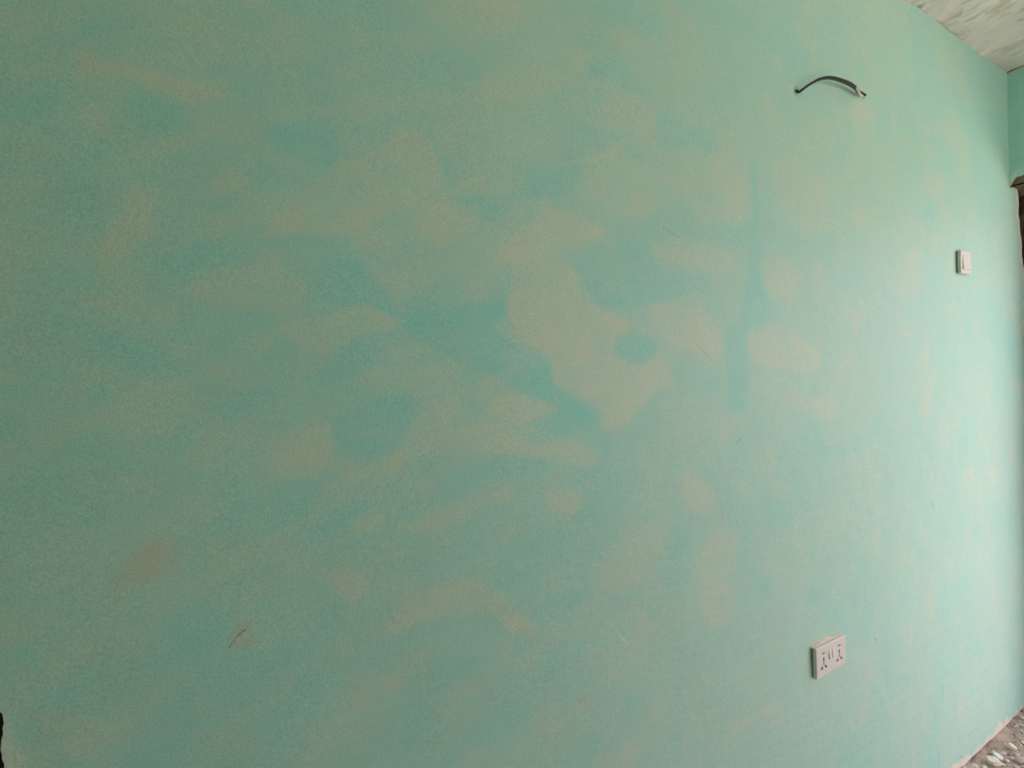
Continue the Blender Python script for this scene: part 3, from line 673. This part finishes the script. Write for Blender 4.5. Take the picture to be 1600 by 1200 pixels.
def filler_ridge():
    # cream plaster left standing above the socket, cracked away from its top edge
    n = 30; xs = np.linspace(-0.078, 0.075, n)
    bm = bmesh.new(); rows = []
    for i, x in enumerate(xs):
        hgt = 0.0030 + 0.0050*math.exp(-((x+0.012)/0.03)**2) + random.uniform(-.0015, .0015)
        hgt *= min(1, (x+0.080)/0.012 + 0.35)*min(1, (0.082-x)/0.03 + 0.25)
        rows.append([bm.verts.new((x, 0.002, 0.0415)), bm.verts.new((x, -0.0060+random.uniform(-.0008, .0008), 0.0440)),
                     bm.verts.new((x, -0.0040+random.uniform(-.0008, .0008), 0.0440+hgt*0.55)), bm.verts.new((x, 0.002, 0.0445+hgt))])
    for a, b in zip(rows[:-1], rows[1:]):
        for k in range(3): bm.faces.new((a[k], b[k], b[k+1], a[k+1]))
    bm.faces.new(rows[0]); bm.faces.new(rows[-1][::-1])
    bmesh.ops.recalc_face_normals(bm, faces=bm.faces[:])
    o = link('plaster_ridge', mesh_of(bm, 'plaster_ridge'), M_PLASTER, wall_b); o.location = (1.3087, 0, 0.6753)
filler_ridge()

def light_switch():
    w = h = 0.086
    root = bpy.data.objects.new('light_switch', None); C.objects.link(root)
    root.location = (2.2276, 0, 1.8895)
    tag(root, 'white plastic single rocker light switch high on green wall near the doorway', 'switch')
    link('faceplate', mesh_of(plate_bm(w, h, 0.005, 0.014, 0.003), 'faceplate'), M_PLATE, root)
    link('back_box', box_mesh('back_box', [((-w/2+.002, -.007, -h/2+.002), (w/2-.002, 0.004, h/2-.002))], 0.001, 1), m_plain('shadow_grey_plastic', (0.34, 0.36, 0.30), 0.6), root)  # dark grey puts the shade of the gap behind the plate into colour
    rk = link('rocker', mesh_of(rocker_bm(0.064, 0.058, -0.0142, -0.0180, -0.013), 'rocker'), M_ROCKER, root)
    rk.location = (0.002, 0, 0.001)
light_switch()

# ------------------------------------------------------------------ cable looping out of the wall
def cable():
    root = bpy.data.objects.new('electric_cable', None); C.objects.link(root)
    root.location = (1.39, 0, 2.33)
    tag(root, 'black flat electric cable arching between two holes in the green wall', 'cable')
    org = np.array([1.39, 0, 2.33])
    cp = CABLE
    P = np.array([c[:3] for c in cp]) - org; Wd = np.array([c[3] for c in cp]); Th = np.array([c[4] for c in cp])
    def cr(A, t):
        n = len(A); i = min(int(t), n-2); f = t-i
        p0, p1, p2, p3 = A[max(i-1, 0)], A[i], A[i+1], A[min(i+2, n-1)]
        return 0.5*((2*p1)+(-p0+p2)*f+(2*p0-5*p1+4*p2-p3)*f*f+(-p0+3*p1-3*p2+p3)*f**3)
    N = 72; R_ = 12; bm = bmesh.new(); rings = []
    for k in range(N+1):
        t = (len(P)-1)*k/N
        c = Vector(cr(P, t)); d = (Vector(cr(P, min(t+.05, len(P)-1))) - Vector(cr(P, max(t-.05, 0)))).normalized()
        s = Vector((0, 1, 0)).cross(d).normalized(); u = d.cross(s).normalized()
        a = float(cr(Wd, t)); b = float(cr(Th, t))
        ring = []
        for j in range(R_):
            ang = 2*math.pi*j/R_
            gx = math.cos(ang)*a*(1 - 0.10*(abs(math.cos(ang)) < 0.3)); gy = math.sin(ang)*b
            ring.append(bm.verts.new(c + s*gx + u*gy))
        rings.append(ring)
    for r0, r1 in zip(rings[:-1], rings[1:]):
        for j in range(R_): bm.faces.new((r0[j], r0[(j+1) % R_], r1[(j+1) % R_], r1[j]))
    bm.faces.new(rings[0][::-1]); bm.faces.new(rings[-1])
    for f in bm.faces: f.smooth = True
    bmesh.ops.recalc_face_normals(bm, faces=bm.faces[:])
    link('jacket', mesh_of(bm, 'jacket'), M_RUBBER, root)
    # a strip of smeared plaster on the jacket where it goes back into the wall
    bm = bmesh.new()
    pts = SMEAR
    prev = None
    for i, p_ in enumerate(pts):
        w = (0.0008, 0.0012, 0.0018, 0.0028, 0.0020)[i]
        q = [bm.verts.new(Vector(p_)-Vector(org)+Vector((sx*w, sy*0.0022, 0.4*sx*w))) for sx, sy in ((-1, -1), (1, -1), (1, 1), (-1, 1))]
        if prev:
            for j in range(4): bm.faces.new((prev[j], prev[(j+1) % 4], q[(j+1) % 4], q[j]))
        else: bm.faces.new(q[::-1])
        prev = q
    bm.faces.new(prev); bmesh.ops.recalc_face_normals(bm, faces=bm.faces[:])
    st = link('plaster_smear', mesh_of(bm, 'plaster_smear'), M_PLASTER, root); st['label'] = 'pale plaster smear on the cable end'
    # crumbled lips of the two holes
    for (x, z, s) in ((1.2235, 2.271, 0.0075), (1.565, 2.345, 0.009)):
        bm = bmesh.new(); n = 14; r = random.Random(int(x*100)); a = []; b = []; c = []
        for k in range(n):
            th = 2*math.pi*k/n; ra = s*r.uniform(.85, 1.2)
            a.append(bm.verts.new((math.cos(th)*ra*1.25, 0.003, math.sin(th)*ra*1.25)))
            b.append(bm.verts.new((math.cos(th)*ra, -0.0012, math.sin(th)*ra)))
            c.append(bm.verts.new((math.cos(th)*ra*.6, 0.001, math.sin(th)*ra*.6)))
        for k in range(n):
            bm.faces.new((a[k], a[(k+1) % n], b[(k+1) % n], b[k])); bm.faces.new((b[k], b[(k+1) % n], c[(k+1) % n], c[k]))
        fc = bm.faces.new(c); bmesh.ops.recalc_face_normals(bm, faces=bm.faces[:]); fc.material_index = 1  # shallow black centre stands for the shade inside the hole
        me = mesh_of(bm, 'hole'); me.materials.append(M_WALL); me.materials.append(M_BLACK)
        o = link('hole', me, None, wall_b); o.location = (x, 0, z)
cable()
